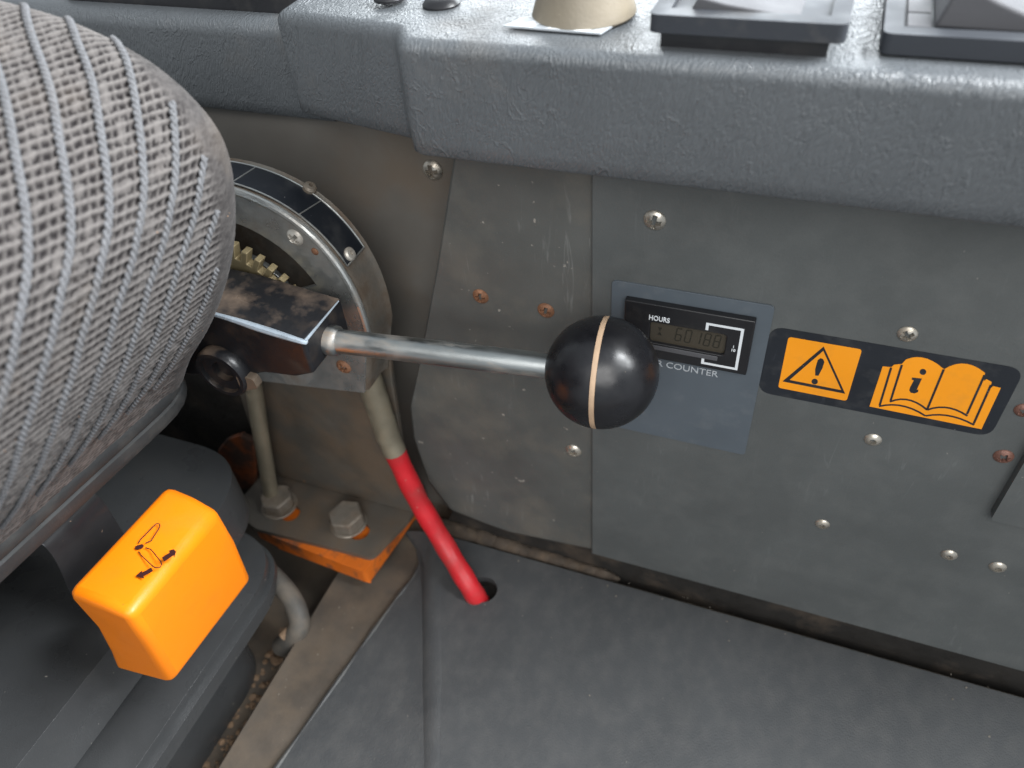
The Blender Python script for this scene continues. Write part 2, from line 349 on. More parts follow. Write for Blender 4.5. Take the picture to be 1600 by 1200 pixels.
# ================================================================== floor cover with crease and cable hole
hole = at(755, 921, z=0)
A = (-.1745, -.004); B = at(680, 1200, z=0); dirc = (Vector((B.x, B.y)) - Vector(A)); Bx = Vector(A) + dirc * 2.6
hl = [(hole.x + .0085 * math.cos(q) * 1.0, hole.y + .0085 * math.sin(q)) for q in np.linspace(0, 2 * math.pi, 25)[:-1]]
right = [A, tuple(Bx), (.40, Bx.y), (.40, -.0035)]
l1 = at(600, 960, z=-.008); l2 = at(430, 1200, z=-.008); l3 = l2 + (l2 - l1) * 1.6; l0 = at(655, 880, z=-.008)
fc = thing('floor_cover', (-.1, -.15, -.012), 'black grained floor cover with a cable hole, below the side panel', 'floor cover')
finish('flat_section', slab([xy(right, 0), xy(hl, 0)], (0, 0, -.0045)), 'cover', fc)
finish('hole_shade', lathe([(.0090, -.0045), (.0095, -.0110), (.004, -.0118), (0, -.0119)], (hole.x, hole.y, 0), (0, 0, 1), 24), 'gap', fc)  # dark cup added under the hole, its depth shade put into the colour
NS = 24
va = [Vector(A).lerp(Bx, t) for t in np.linspace(0, 1, NS)]
lb = catmull([(-.1995, -.004, -.008), tuple(l0), tuple(l1), tuple(l2), tuple(l3)], 6)
lbi = [lb[int(round(t * (len(lb) - 1)))] for t in np.linspace(0, 1, NS)]
secs = []
for p, q in zip(va, lbi):
    p3 = Vector((p.x + .0002, p.y, -.00005)); q = Vector(q); wob = random.uniform(-.0006, .0006)
    secs.append([p3, p3.lerp(q, .5) + Vector((0, 0, .0009)), q + Vector((wob, 0, 0)), q + Vector((wob, 0, -.0045)), p3 + Vector((0, 0, -.006))])
finish('sloping_section', loft(secs), 'cover', fc)

finish('crease', tube([(p.x, p.y, -.0118) for p in va], lambda t: .01205 + .0001 * math.sin(t * 31), 48), 'cover', fc)
finish('worn_or_glint_edge', tube([Vector(q) + Vector((.0004, 0, -.0012)) for q in lb[4:]], lambda t: .0016 + .0004 * math.sin(t * 47), 8), 'worn', fc)

# ================================================================== console along the top
def sweep(path, prof_, back=None, mono=True):
    """path: list of (x, y, nx, ny, dz); prof_: (outward, z)"""
    secs = []
    for x, y, nx, ny, dz in path:
        s = [Vector((x + nx * o, y + ny * o, z + dz)) for o, z in prof_]
        if back is not None: s.append(Vector((x + nx * prof_[-1][0], back, prof_[-1][1] + dz)))
        secs.append(s)
    for k in range(len(prof_) - 4, len(secs[0]) if mono else 0):
        last = -9.
        for s in secs: s[k].x = last = max(s[k].x, last + 1e-5)
    return loft(secs, closed_sec=False, caps=False)
def planpath(pts, rad, step=.004, dz=lambda x: 0.):
    """open plan polyline with rounded corners -> dense points with outward normals (outward = right-hand side of travel)"""
    q = rnd([(pts[0][0] - .0, pts[0][1])] + pts[1:], [0] + rad + [0], 7)
    out = []
    for a, b in zip(q[:-1], q[1:]):
        a, b = Vector(a), Vector(b); n = max(1, int((b - a).length / step))
        for k in range(n): out.append(a.lerp(b, k / n))
    out.append(Vector(q[-1])); res = []
    for i, p in enumerate(out):
        t = (out[min(i + 1, len(out) - 1)] - out[max(0, i - 1)]).normalized()
        res.append((p.x, p.y, t.y, -t.x, dz(p.x)))
    return res
con = thing('console', (.0, .05, .275), 'blue-grey leather-grained console overhanging the side panel', 'console')
ZT = .3165
def conprof(zb, zt, r, extra=0.):
    p = [(-.028, zb + .004), (-.006, zb + .0015), (-.0015, zb), (-.0002, zb + .0012)]
    p += [(0.0, zb + .006), (0.0003, zb + .014), (0., zb + .022)]
    n = 10
    for k in range(n + 1):
        q = math.pi / 2 * k / n; p.append((-r * (1 - math.cos(q)), zt - r + r * math.sin(q)))
    p += [(-r - .004, zt + .0001), (-r - .010, zt - .0003)]
    return p
main = planpath([(-.204, .09), (-.199, .001), (-.1365, -.0195), (-.1300, -.0300), (.40, -.0300)], [.006, .006, .006], dz=lambda x: 0.)
main = [(x, y, nx, ny, -.005 * max(0, min(1, (-.137 - x) / .06))) for x, y, nx, ny, d in main]
finish('upholstered_body', sweep(main, conprof(.2775, ZT + .0005, .0046), back=.16), 'console', con, smooth=60)
left = planpath([(-.60, .0195), (-.196, .0195)], [], dz=lambda x: 0.)
o = finish('rear_section', sweep(left, conprof(.2600, .3010, .007), back=.16), 'console', con, smooth=60)
# dark tray standing on the rear section
o = finish('tray', slab([xy(rnd([(-.335, .0290), (-.2075, .0290), (-.2075, .12), (-.335, .12)], .004), .3005)], (0, 0, .03)), 'black', con, bevel=.003)
# tan tapered dial, its printed scale, two plugs
dc = at(904, 30, z=ZT + .001); dc.y += .006
finish('dial', lathe([(0, 0), (.0165, 0), (.0168, .0006), (.0160, .003), (.0125, .0135), (.0122, .015), (.0120, .03), (.0115, .0315), (0, .0318)], dc, (0, 0, 1), 40), 'tan', con)
sc_pts = [at(786, 41, z=ZT + .0012), at(938, 53, z=ZT + .0012), at(962, 38, z=ZT + .0012), at(815, 28, z=ZT + .0012)]
sp = finish('scale_sticker', slab([[(p.x, p.y, ZT + .0009) for p in sc_pts]], (0, 0, .0005)), 'greyink', con)
for k in range(3):
    a = sc_pts[0].lerp(sc_pts[1], .17 + .28 * k); b = sc_pts[0].lerp(sc_pts[1], .30 + .28 * k); c = sc_pts[3].lerp(sc_pts[2], .32 + .28 * k); d = sc_pts[3].lerp(sc_pts[2], .19 + .28 * k)
    finish('scale_bar', slab([[(p.x, p.y, ZT + .00145) for p in (a, b, c, d)]], (0, 0, .0001)), 'whiteink', sp)
for px, py, r in ((690, 8, .0066), (610, -2, .0060)):
    c = at(px, py, z=ZT); finish('plug', lathe([(r, 0), (r, .0008), (r * .85, .002), (r * .5, .0028), (0, .003)], c, (0, 0, 1), 28), 'black', con)
# two raised switch frames
def switch(x0, x1, y0, y1, z, hgt, name_label):
    fr = finish('switch_frame', slab([xy(rnd([(x0, y0), (x1, y0), (x1, y1), (x0, y1)], .003), z), xy([(x0 + .005, y0 + .006), (x1 - .005, y0 + .006), (x1 - .005, y1 - .005), (x0 + .005, y1 - .005)], z)], (0, 0, hgt)), 'switch', con, bevel=.0016)
    tag(fr, name_label)
    finish('inner_plate', slab([xy([(x0 + .0045, y0 + .0055), (x1 - .0045, y0 + .0055), (x1 - .0045, y1 - .0045), (x0 + .0045, y1 - .0045)], z)], (0, 0, hgt - .0012)), 'switch', fr, bevel=.0004)
    return fr
b1 = at(1012, 46, z=ZT + .0065); b1r = at(1323, 58, z=ZT + .0065)
fr = switch(b1.x, b1r.x, b1.y + .0005, b1.y + .062, ZT + .0055, .0050, 'raised black switch frame beside the tan dial')
finish('pedestal', slab([xy([(b1.x + .003, b1.y + .004), (b1r.x - .004, b1.y + .004), (b1r.x - .004, b1.y + .058), (b1.x + .003, b1.y + .058)], ZT - .002)], (0, 0, .0085)), 'black', fr)
yr0 = b1.y + .0068
finish('rocker', loft([[Vector((b1.x + .012 + dx, yr0 + dy, ZT + .0088 + dz)) for dx, dy, dz in ((0, 0, 0), (.004, .002, .0035 + e * .0), (.022, .002, .0005), (.026, 0, 0))] for e in (0, 1)] and
       [[Vector((b1.x + .010, y, ZT + .0090)), Vector((b1.x + .0125, y, ZT + .0135)), Vector((b1.x + .020, y, ZT + .0120)), Vector((b1.x + .040, y, ZT + .0095)), Vector((b1.x + .041, y, ZT + .0085))] for y in (yr0, yr0 + .044)]), 'rocker', fr, bevel=.0006)
b2 = at(1372, 84, z=ZT + .0012)
fr2 = switch(b2.x, b2.x + .090, b2.y + .0003, b2.y + .070, ZT + .0010, .0055, 'black switch frame with a green mark at the right edge')
x0 = b2.x; yr0 = b2.y + .009
finish('rocker', loft([[Vector((x0 + .0125, y, ZT + .0055)), Vector((x0 + .0155, y, ZT + .0150)), Vector((x0 + .0185, y, ZT + .0162)), Vector((x0 + .026, y, ZT + .0128)), Vector((x0 + .034, y, ZT + .0098)), Vector((x0 + .060, y, ZT + .0080)), Vector((x0 + .062, y, ZT + .005))] for y in (yr0, yr0 + .050)]), 'rocker', fr2, bevel=.0009, seg=3)
finish('side_plate', slab([xy([(x0 + .0058, yr0 - .002), (x0 + .0118, yr0 - .002), (x0 + .0118, yr0 + .0085), (x0 + .0058, yr0 + .0085)], ZT + .0052)], (0, 0, .0012)), 'rocker', fr2, bevel=.0003)
finish('side_plate', slab([xy([(x0 + .0058, yr0 + .0092), (x0 + .0118, yr0 + .0092), (x0 + .0118, yr0 + .03), (x0 + .0058, yr0 + .03)], ZT + .0052)], (0, 0, .0012)), 'rocker', fr2, bevel=.0003)
gm = []
for (u0, v0) in ((0, 0), (.0035, .0014)):
    ring = [(x0 + .0195 + u0 + .0024 * math.cos(q), yr0 + .010 + v0 + .0032 * math.sin(q)) for q in np.linspace(0, 2 * math.pi, 20)[:-1]]
    zz = [ZT + .0162 - (p[0] - x0 - .0185) * .453 + .0002 for p in ring]
    gm.append(tube([(p[0], p[1], z) for p, z in zip(ring, zz)], .00035, 6, closed=True))
finish('green_mark', join(gm), 'green', fr2)

# ================================================================== hour counter
PL = [(at(958, 438, y=0).x, .2157), (-.0022, .2157), (-.0022, .1305), (-.0660, .1305)]
hc = thing('hour_counter', (-.034, 0, .1305), 'blue-grey hour counter plate with black display partly hidden by the ball knob', 'hour counter')
finish('face_plate', slab([xz(rnd([(-.0660, .1305), (-.0022, .1305), (-.0022, .2160), (-.0660, .2160)], .0022, 5), -.0009)], (0, .0008, 0)), 'plate', hc, bevel=.0003)
YB = -.0042
bz = [at(*p, y=YB) for p in ((976, 474), (1181, 503), (1165, 587), (966, 556))]
bx0, bx1 = bz[0].x, bz[1].x; bz0, bz1 = bz[2].z, bz[1].z
w = [at(*p, y=YB) for p in ((1016, 503), (1136, 522), (1132, 556), (1010, 536))]
wx0, wx1, wz1, wz0 = w[0].x, w[1].x, w[0].z, w[2].z - .0002
bez = finish('bezel', slab([xz([(bx0, bz0), (bx1, bz0), (bx1, bz1), (bx0, bz1)], YB), xz(rnd([(wx0, wz0), (wx1, wz0), (wx1, wz1), (wx0, wz1)], .0016, 4), YB)], (0, -YB - .001, 0)), 'black', hc, bevel=.0005)
finish('bezel_lip', slab([xz([(wx0 - .0005, wz0 - .0030), (wx1 - .0022, wz0 - .0030), (wx1 - .0022, wz0 - .0006), (wx0 - .0005, wz0 - .0006)], YB - .0006)], (0, .0006, 0)), 'greyink' if False else 'rocker', bez, bevel=.0003)
yl = YB + .0016
finish('display', slab([xz([(wx0 - .0005, wz0 - .0005), (wx1 + .0005, wz0 - .0005), (wx1 + .0005, wz1 + .0005), (wx0 - .0005, wz1 + .0005)], yl)], (0, .0006, 0)), 'lcd', hc)
SEG = {'0': 'abcdef', '1': 'bc', '6': 'acdefg', '8': 'abcdefg', '7': 'abc'}
def digit(ch, x, z, wd, ht, t):
    q = []; yy = yl - .0001
    S = {'a': (0, ht, wd, ht), 'b': (wd, ht / 2, wd, ht), 'c': (wd, 0, wd, ht / 2), 'd': (0, 0, wd, 0), 'e': (0, 0, 0, ht / 2), 'f': (0, ht / 2, 0, ht), 'g': (0, ht / 2, wd, ht / 2)}
    for s in SEG[ch]:
        ax, az, bx, bz_ = S[s]; lean = lambda zz: zz * .10
        if ax == bx: pts = [(x + ax - t / 2 + lean(az), z + az + t * .3), (x + ax + t / 2 + lean(az), z + az + t * .3), (x + bx + t / 2 + lean(bz_), z + bz_ - t * .3), (x + bx - t / 2 + lean(bz_), z + bz_ - t * .3)]
        else: pts = [(x + ax + t * .3 + lean(az), z + az - t / 2), (x + bx - t * .3 + lean(az), z + az - t / 2), (x + bx - t * .3 + lean(az), z + az + t / 2), (x + ax + t * .3 + lean(az), z + az + t / 2)]
        q.append(slab([xz(pts, yy)], (0, .00008, 0)))
    return q
LW = wx1 - wx0; hz = wz0 + (wz1 - wz0) * .22; dh = (wz1 - wz0) * .58
dg = []
for i, ch in enumerate('60188'):
    dg += digit(ch, wx0 + LW * (.335 + .126 * i), hz, LW * .072, dh, .00052)
finish('digits', join(dg), 'segment', hc)
gx = wx0 + LW * .10; gw = LW * .055; gz = hz + dh * .2; gh = dh * .62
hg = [slab([xz(p, yl - .0001)], (0, .00008, 0)) for p in ([(gx, gz), (gx + gw, gz), (gx + gw * .5, gz + gh * .5)], [(gx, gz + gh), (gx + gw * .5, gz + gh * .52), (gx + gw, gz + gh)])]
finish('hourglass_symbol', join(hg), 'segment', hc)
def line(pts, wd, y, m, name, parent):
    ms = []
    for a, b in zip(pts[:-1], pts[1:]):
        a, b = Vector(a), Vector(b); d = (b - a).normalized(); n = Vector((-d.y, d.x)) * wd / 2; e = d * wd / 2
        ms.append(slab([xz([a - e - n, b + e - n, b + e + n, a - e + n], y)], (0, .0001, 0)))
    return finish(name, join(ms), m, parent)
z8 = lambda a, b, y=YB: (lambda p: (p.x, p.z))(at(960 + a / 6.154, 440 + b / 6.154, y=y))
u1 = z8(893, 465); u2 = z8(893, 405); u3 = z8(1235, 460); u4 = z8(1170, 840); u5 = z8(850, 780); u6 = z8(855, 735)
xr = (u3[0] + u4[0]) / 2; xl = (u2[0] + u5[0]) / 2
ym = YB - .00012
for k, (p, q) in enumerate((((xl, u1[1]), (xl, u2[1])), ((xl, u2[1]), (xr, u2[1])), ((xr, u2[1]), (xr, u4[1])), ((xr, u4[1]), (xl, u4[1])), ((xl, u4[1]), (xl, u6[1])))):
    pass
bk = [(xl, u1[1]), (xl, u2[1]), (xr, u2[1]), (xr, u4[1]), (xl, u4[1]), (xl, u6[1])]
wb = .0011 / 2
ring = [(xl - wb, u1[1]), (xl - wb, u2[1] + wb), (xr + wb, u2[1] + wb), (xr + wb, u4[1] - wb), (xl - wb, u4[1] - wb), (xl - wb, u6[1]), (xl + wb, u6[1]), (xl + wb, u4[1] + wb), (xr - wb, u4[1] + wb), (xr - wb, u2[1] - wb), (xl + wb, u2[1] - wb), (xl + wb, u1[1])]
finish('white_bracket', slab([xz(ring, ym)], (0, .0001, 0)), 'whiteink', hc)
h0 = z8(330, 350); h1 = z8(540, 375)
finish('hours_lettering', text('HOURS', .0034, h0[0], h0[1] - .0006, ym, sx=(h1[0] - h0[0]) / .0116, bold=.00006), 'whiteink', hc)
t1 = z8(1122, 640)
finish('tenth_lettering', join([text('1', .0018, t1[0] + .0004, t1[1] + .0004, ym, bold=.00004), text('10', .0018, t1[0], t1[1] - .0014, ym, bold=.00004)]), 'whiteink', hc)
n1 = at(1127, 591, y=-.001); 
finish('counter_lettering', text('HOUR COUNTER', .0047, n1.x - .0385, n1.z + .0002, -.00105, sx=1.0), 'greyink', hc)

# ================================================================== warning label
wl = thing('warning_label', (.04, 0, .17), 'black and orange warning label with triangle and open instruction book', 'label')
q8 = lambda a, b: (lambda p: (p.x, p.z))(at(1160 + a / 3.636, 480 + b / 3.636, y=-.0003))
finish('label_backing', slab([xz(rnd([(-.0022, .1703), (.0852, .1703), (.0852, .2058), (-.0022, .2058)], .0058, 6), -.0003)], (0, .00025, 0)), 'decal', wl)
yo, yk = -.0004, -.0005
def poly(name, pts, m, y, rad=0., holes=()):
    l = [xz(rnd([q8(*p) for p in pts], rad, 4) if rad else [q8(*p) for p in pts], y)] + [xz([q8(*p) for p in h], y) for h in holes]
    return finish(name, slab(l, (0, .00009, 0)), m, wl)
poly('warning_square', [(262, 168), (680, 240), (592, 532), (203, 456)], 'decalorange', yo, .0013)
poly('triangle', [(462, 222), (584, 490), (228, 420)], 'decal', yk, 0, [[(460, 246), (268, 412), (562, 470)]])
poly('exclamation_mark', [(428, 300), (443, 288), (458, 293), (466, 310), (455, 345), (432, 388), (414, 386), (414, 350)], 'decal', yk)
def disc(c, r): return [(c[0] + r * math.cos(q) * 1.05, c[1] + r * math.sin(q) * .95) for q in np.linspace(0, 2 * math.pi, 17)[:-1]]
poly('exclamation_dot', disc((411, 421), 17), 'decal', yk)
def arc(a, b, h, n=8):
    """bulging polyline a..b; h = offset in zoom px (negative = up)"""
    return [(a[0] + (b[0] - a[0]) * t, a[1] + (b[1] - a[1]) * t + h * 4 * t * (1 - t)) for t in np.linspace(0, 1, n)]
book = [(722, 563), (797, 336), (846, 340)] + [(862, 326), (906, 322)] + arc((930, 296), (1140, 348), -34) + arc((1146, 352), (1378, 372), -42) + [(1372, 420), (1386, 408), (1416, 424), (1408, 462), (1424, 448), (1468, 458), (1358, 692)]
poly('book', book, 'decalorange', yo)
def stroke(name, pts, wd):
    p = [Vector(q8(*a)) for a in pts]; L_, R_ = [], []
    for i, a in enumerate(p):
        d = (p[min(i + 1, len(p) - 1)] - p[max(0, i - 1)]).normalized(); n = Vector((-d.y, d.x)) * wd / 2
        if 0 < i < len(p) - 1:
            c = (p[i] - p[i - 1]).normalized().dot((p[i + 1] - p[i]).normalized()); n *= min(1.9, 1 / max(.5, math.sqrt((1 + c) / 2)))
        L_.append(a + n); R_.append(a - n)
    return finish(name, slab([xz([tuple(v) for v in L_ + R_[::-1]], yk)], (0, .00009, 0)), 'decal', wl)
for pts_ in ([(906, 326), (842, 530)], [(845, 342), (780, 556)], [(1276, 606), (1376, 384)], [(1314, 660), (1412, 440)], [(1144, 352), (1051, 576)]):
    stroke('page_line', pts_, .00080)
for pts_ in (arc((838, 536), (1050, 582), -34), arc((1050, 582), (1278, 616), -30), arc((776, 562), (1040, 616), -30), arc((1040, 616), (1316, 668), -26)):
    stroke('page_line', pts_, .00080)
poly('letter_i_dot', disc((1026, 366), 18), 'decal', yk)
poly('letter_i', [(964, 398), (1020, 404), (996, 456), (990, 468), (1000, 466), (998, 480), (978, 488), (956, 484), (948, 470), (954, 452), (974, 414), (962, 410)], 'decal', yk)

# ================================================================== hand throttle: quadrant, lever, rod, ball, bracket
HT = thing('hand_throttle', (-.236, -.02, .012), 'hand throttle lever with black ball knob on a round zinc quadrant', 'lever')
QC = Vector((-.2362, .1865)); QR = .0617; YF, YK = -.025, -.005
def dprofile(r, zb=.1385, n=40):
    pts = [(QC.x + (r + .0028 * math.sin(2 * q) ** 2) * math.cos(q), QC.y + (r + .0028 * math.sin(2 * q) ** 2) * math.sin(q)) for q in np.linspace(R(-8), R(188), n)]
    return [(QC.x + r * .84, zb + .003)] + pts[0:1] + pts[1:] + [(QC.x - r * .9, zb - .012), (QC.x + r * .3, zb - .002)]
outer = dprofile(QR)
inner = [(QC.x + .0465 * math.cos(q), QC.y + .0465 * math.sin(q)) for q in np.linspace(R(24), R(156), 24)] + [(QC.x + .030 * math.cos(q), QC.y + .030 * math.sin(q)) for q in np.linspace(R(156), R(24), 16)]
quad = finish('quadrant_plate', slab([xz(outer, YF), xz(inner, YF)], (0, .0025, 0)), 'zinc', HT, bevel=.0008, seg=2)
# the rolled rim and the wide band behind it
o2 = dprofile(QR + .0012)
finish('rim', tube([(p[0], YF + .0004, p[1]) for p in o2[1:42]], .0017, 10), 'zinc', HT)
bsecs = []
for p in o2[0:42]:
    d = (Vector(p) - QC).normalized()
    bsecs.append([Vector((p[0] + d.x * e, y, p[1] + d.y * e)) for y, e in ((YF + .001, -.0012), (YF + .0030, .0002), (YF + .006, .0003), (-.008, .0003), (YK - .001, .0008), (YK + .0008, .0016), (YK + .0012, -.006))])
finish('band', loft(bsecs, closed_sec=False, caps=False), 'band', HT, smooth=60)
finish('inner_disc', slab([xz([(QC.x + .062 * math.cos(q), QC.y + .062 * math.sin(q)) for q in np.linspace(0, 2 * math.pi, 40)[:-1]], -.011)], (0, .003, 0)), 'band', HT)
def bandpt(a, y, e):
    r = QR + .0012 + e + .0028 * math.sin(2 * a) ** 2
    return Vector((QC.x + r * math.cos(a), y, QC.y + r * math.sin(a)))
def bandstrip(a0, a1, y0, y1, e, th, n=24):
    v = []
    for a in np.linspace(a0, a1, n): v.append([bandpt(a, y0, e), bandpt(a, y1, e + .0002), bandpt(a, y1, e + th), bandpt(a, y0, e + th)])
    return loft(v)
LS = finish('label_strip', bandstrip(R(104), R(27), YF + .0036, -.0068, .0004, .0008), 'decal', HT, bevel=.0003)
fr_a = [bandpt(a, YF + .0036, .0012) for a in np.linspace(R(104), R(27), 20)] + [bandpt(a, -.0068, .0014) for a in np.linspace(R(27), R(104), 20)]
finish('strip_border', tube(fr_a, .0004, 6, closed=True), 'zinc', LS)
for a in (80, 52):
    finish('strip_divider', tube([bandpt(R(a), YF + .0038, .0012), bandpt(R(a - 2), -.0070, .0014)], .0003, 6), 'zinc', LS)
def on_band(a, y, r, h, m, name='rivet'):
    p = bandpt(R(a), y, .0012); d = Vector((math.cos(R(a)), 0, math.sin(R(a))))
    finish(name, lathe([(r, -.001), (r, h * .5), (r * .75, h * .9), (r * .32, h), (r * .28, h * .3), (0, h * .25)], p, d, 20), m, HT)
on_band(29.5, YF + .0085, .0030, .0018, 'rivet'); on_band(97, -.0060, .0032, .0018, 'rivet'); on_band(56, -.0055, .0030, .0026, 'bolt')
screw(461, 371, 29, YF - .0001, 'rivet', 'cross', HT); screw(537, 573, 26, YF - .0001, 'rust', 'cross', HT); screw(492, 393, 13, YF - .0001, 'rust', 'none', HT)
# toothed sector
tp = []
for k in range(9):
    a = R(94 - 9.2 * k)
    for da, rr in ((2.3, .0345), (2.1, .0405), (-2.0, .0410), (-2.4, .0345)): tp.append((QC.x + rr * math.cos(a + R(da)), QC.y + rr * math.sin(a + R(da))))
    if k == 1: tp[-4:-2] = []
sect = [(QC.x + .040 * math.cos(a), QC.y + .040 * math.sin(a)) for a in (R(130), R(118), R(106), R(98))] + tp + [(QC.x + .014, QC.y + .002), (QC.x - .020, QC.y + .004)]
finish('toothed_sector', slab([xz(sect, -.0335)], (0, .0045, 0)), 'brass', HT, bevel=.0004, seg=2)
# lever body
def lever_extra(N, L, geo, out, mix, noise, rng_):
    sx = N.new('ShaderNodeSeparateXYZ'); L.new(geo.outputs['Normal'], sx.inputs[0])
    up = rng_(sx.outputs['Z'], .5, .9, 0, 1); f = rng_(noise(46, 6, .6), .46, .72, 0, .8)
    ml = N.new('ShaderNodeMath'); ml.operation = 'MULTIPLY'; L.new(up, ml.inputs[0]); L.new(f, ml.inputs[1])
    return mix(ml.outputs[0], out, (.23, .165, .12))
MT['lever'] = mat('lever_black', (.010, .010, .012), .36, var=.2, bump=.3, bscale=300, dirt=(.05, .035, .025), dscale=60, dlo=.55, dhi=.75, damt=.6, extra=lever_extra)
body = [(-.1742, .2100), (-.2136, .2150), (-.2620, .2165), (-.2620, .1700), (-.2250, .1770), (-.2000, .1865), (-.1840, .1885), (-.1742, .1930)]
lb_ = finish('lever_body', slab([xz(body, -.0650)], (0, .030, 0)), 'lever', HT, bevel=.0014, seg=3)
edge = [(-.245, -.0646, .2161), (-.2136, -.0646, .2146), (-.195, -.0647, .2124), (-.1755, -.0647, .2099), (-.1742, -.0640, .2094)]  # pale strips along these lever edges are a painted sky highlight
finish('worn_or_glint_edge', tube(catmull(edge, 5), lambda t: .00125 - .0003 * math.sin(t * 9), 8), 'edgeglint', lb_)
finish('worn_or_glint_edge', tube([(-.1744, -.0635, .2096), (-.1744, -.052, .2097), (-.1744, -.037, .2098)], lambda t: .0007 - .0004 * t, 8), 'edgeglint', lb_)
finish('pivot_hub', lathe([(.0128, 0), (.0128, .004), (.0118, .0055), (.0100, .0055), (.0096, .0035), (.0055, .0030), (.005, .0), (0, 0)], (-.2215, -.0648, .1840), (0, -1, 0), 32), 'lever', HT)
finish('hub_tab', slab([xz(rnd([(-.214, .1755), (-.2040, .1795), (-.2048, .1850), (-.214, .1850)], .002), -.069)], (0, .004, 0)), 'bracket', HT, bevel=.0006)
# rod and ball
RL = at(520, 532, d=.327); BC = at(940, 582, d=.300); ax = (BC - RL).normalized()
finish('rod', tube([RL - ax * .012, RL, RL.lerp(BC, .5), BC], .00515, 28), 'steel', HT)
finish('collar', lathe([(.0052, -.0030), (.0064, -.0030), (.0067, .0005), (.0064, .0022), (.0056, .0032), (.0052, .0034)], RL, ax, 28), 'steel', HT)
BR = .0219; sr = []
def ballprof(q0, q1, n=28): return [(BR * math.sin(q), -BR * math.cos(q)) for q in np.linspace(q0, q1, n)]
g = R(3.0)
kp = ballprof(R(12), R(90) - g) + [(BR * .975, -BR * math.sin(g) * .8), (BR * .975, BR * math.sin(g) * .8)] + ballprof(R(90) + g, R(180))
kn = finish('ball_knob', lathe(kp, BC, ax, 72), 'blackgloss', HT, smooth=50)
tag(kn, 'glossy black ball knob with a tan seam')
finish('seam_ring', lathe([(BR * .97, -BR * math.sin(g)), (BR * .994, -BR * math.sin(g) * .85), (BR * 1.0, 0), (BR * .994, BR * math.sin(g) * .85), (BR * .97, BR * math.sin(g))], BC, ax, 72), 'seam', kn)
# bracket: upright plate bent into a foot with slots
up = [at(601, 462, y=-.0030), at(613, 600, y=-.0030), at(640, 786, y=-.0030)]
foot_z = .012
bo = [(up[0].x, up[0].z), (up[1].x, up[1].z), (up[2].x, foot_z + .001), (-.302, foot_z + .001), (-.292, .12), (-.286, .20), (-.26, .225), (-.236, .232), (-.205, .220)]
br = finish('bracket', slab([xz(bo, -.0030)], (0, .0035, 0)), 'bracket', HT, bevel=.0008)
fo = rnd([(-.3035, .0003), (up[2].x, .0003), (up[2].x - .0005, -.008), (at(583, 868, z=foot_z).x, -.0405), (at(545, 862, z=foot_z).x, at(545, 862, z=foot_z).y), (at(400, 826, z=foot_z).x, -.0440), (-.3060, -.0360)], [.001, .001, .004, .006, .004, .010, .012], 5)
def slot(cx, cy, l, r, ang=0.):
    p = []
    for s in (1, -1):
        for q in np.linspace(-90, 90, 9): p.append((s * (l / 2) + s * r * math.cos(R(q)), s * r * math.sin(R(q))))
    c, sn = math.cos(ang), math.sin(ang)
    return [(cx + a * c - b * sn, cy + a * sn + b * c) for a, b in p]
bc1 = at(545, 818, z=foot_z); bc2 = at(437, 790, z=foot_z)
foot = finish('bracket_foot', slab([xy(fo, foot_z), xy(slot(bc1.x + .001, bc1.y - .001, .017, .0066, R(-14)), foot_z), xy(slot(bc2.x + .002, bc2.y - .001, .017, .0062, R(-14)), foot_z)], (0, 0, -.0035)), 'bracket', HT, bevel=.0008, seg=2)
for bcn, rad, hh in ((bc1, .0112, .0095), (bc2, .0106, .0088)):
    hexp = [(bcn.x + rad * math.cos(R(60 * k + 12)), bcn.y + rad * math.sin(R(60 * k + 12))) for k in range(6)]
    bo_ = finish('bolt', slab([xy(hexp, foot_z + .0012)], (0, 0, hh)), 'bolt', HT, bevel=.0012, seg=3)
    finish('washer', lathe([(.003, .0001), (.0115, .0001), (.0117, .0007), (.0112, .0012), (.003, .0012)], (bcn.x, bcn.y, foot_z), (0, 0, 1), 28), 'bolt', bo_)
finish('linkage_rod', tube([at(372, 480, y=-.016), at(395, 595, y=-.018), at(408, 680, y=-.020), at(424, 774, y=-.022)], .0047, 16), 'ferrule', HT)

# orange block under the foot
ob = [(p[0], p[1]) for p in rnd([(-.298, .020), (-.1955, .020), (at(640, 806, z=.006).x, .004), (at(585, 905, z=-.010).x + .001, -.0490), (-.270, -.0440), (-.288, -.040)], [.001, .001, .002, .003, .004, .004], 3)]
ring1 = xy(ob, foot_z - .0038); secs = []
for zz, sc in ((foot_z - .0037, 0.), (.003, .0), (-.0040, .0004)):
    secs.append([Vector((p[0] + (random.uniform(-.001, .001) if zz < .008 else 0), p[1], zz + (random.uniform(-.001, .001) if -.01 < zz < .004 else 0))) for p in ob])
blk = finish('mounting_block', loft(secs), 'frame', base=(-.24, -.01, -.0065), bevel=.0012, seg=2)
finish('lug', slab([[at(a, b, y=-.012) for a, b in ((340, 704), (352, 688), (374, 680), (396, 690), (399, 765), (342, 765))]], (0, .004, 0)), 'framedark', blk, bevel=.001)
tag(blk, 'chipped orange block under the bolted throttle bracket foot', 'block')

# red cable
cab = thing('control_cable', (hole.x, hole.y, -.012), 'red sleeved cable running from the throttle quadrant into the floor hole', 'cable')
c0 = at(568, 566, y=-.012); c1 = at(598, 655, y=-.0105); c2 = at(611, 692, y=-.011)
pth = catmull([c0, c1, c2, at(650, 775, y=-.016), at(695, 852, y=-.024), at(735, 918, z=.006), at(752, 945, z=-.012)], 10)
finish('sleeve', tube(pth[20:], lambda t: .0061 + .0002 * math.sin(t * 40), 20), 'red', cab)
finish('ferrule', tube(pth[:23], lambda t: .0067 if t < .85 else .0064, 20), 'ferrule', cab)

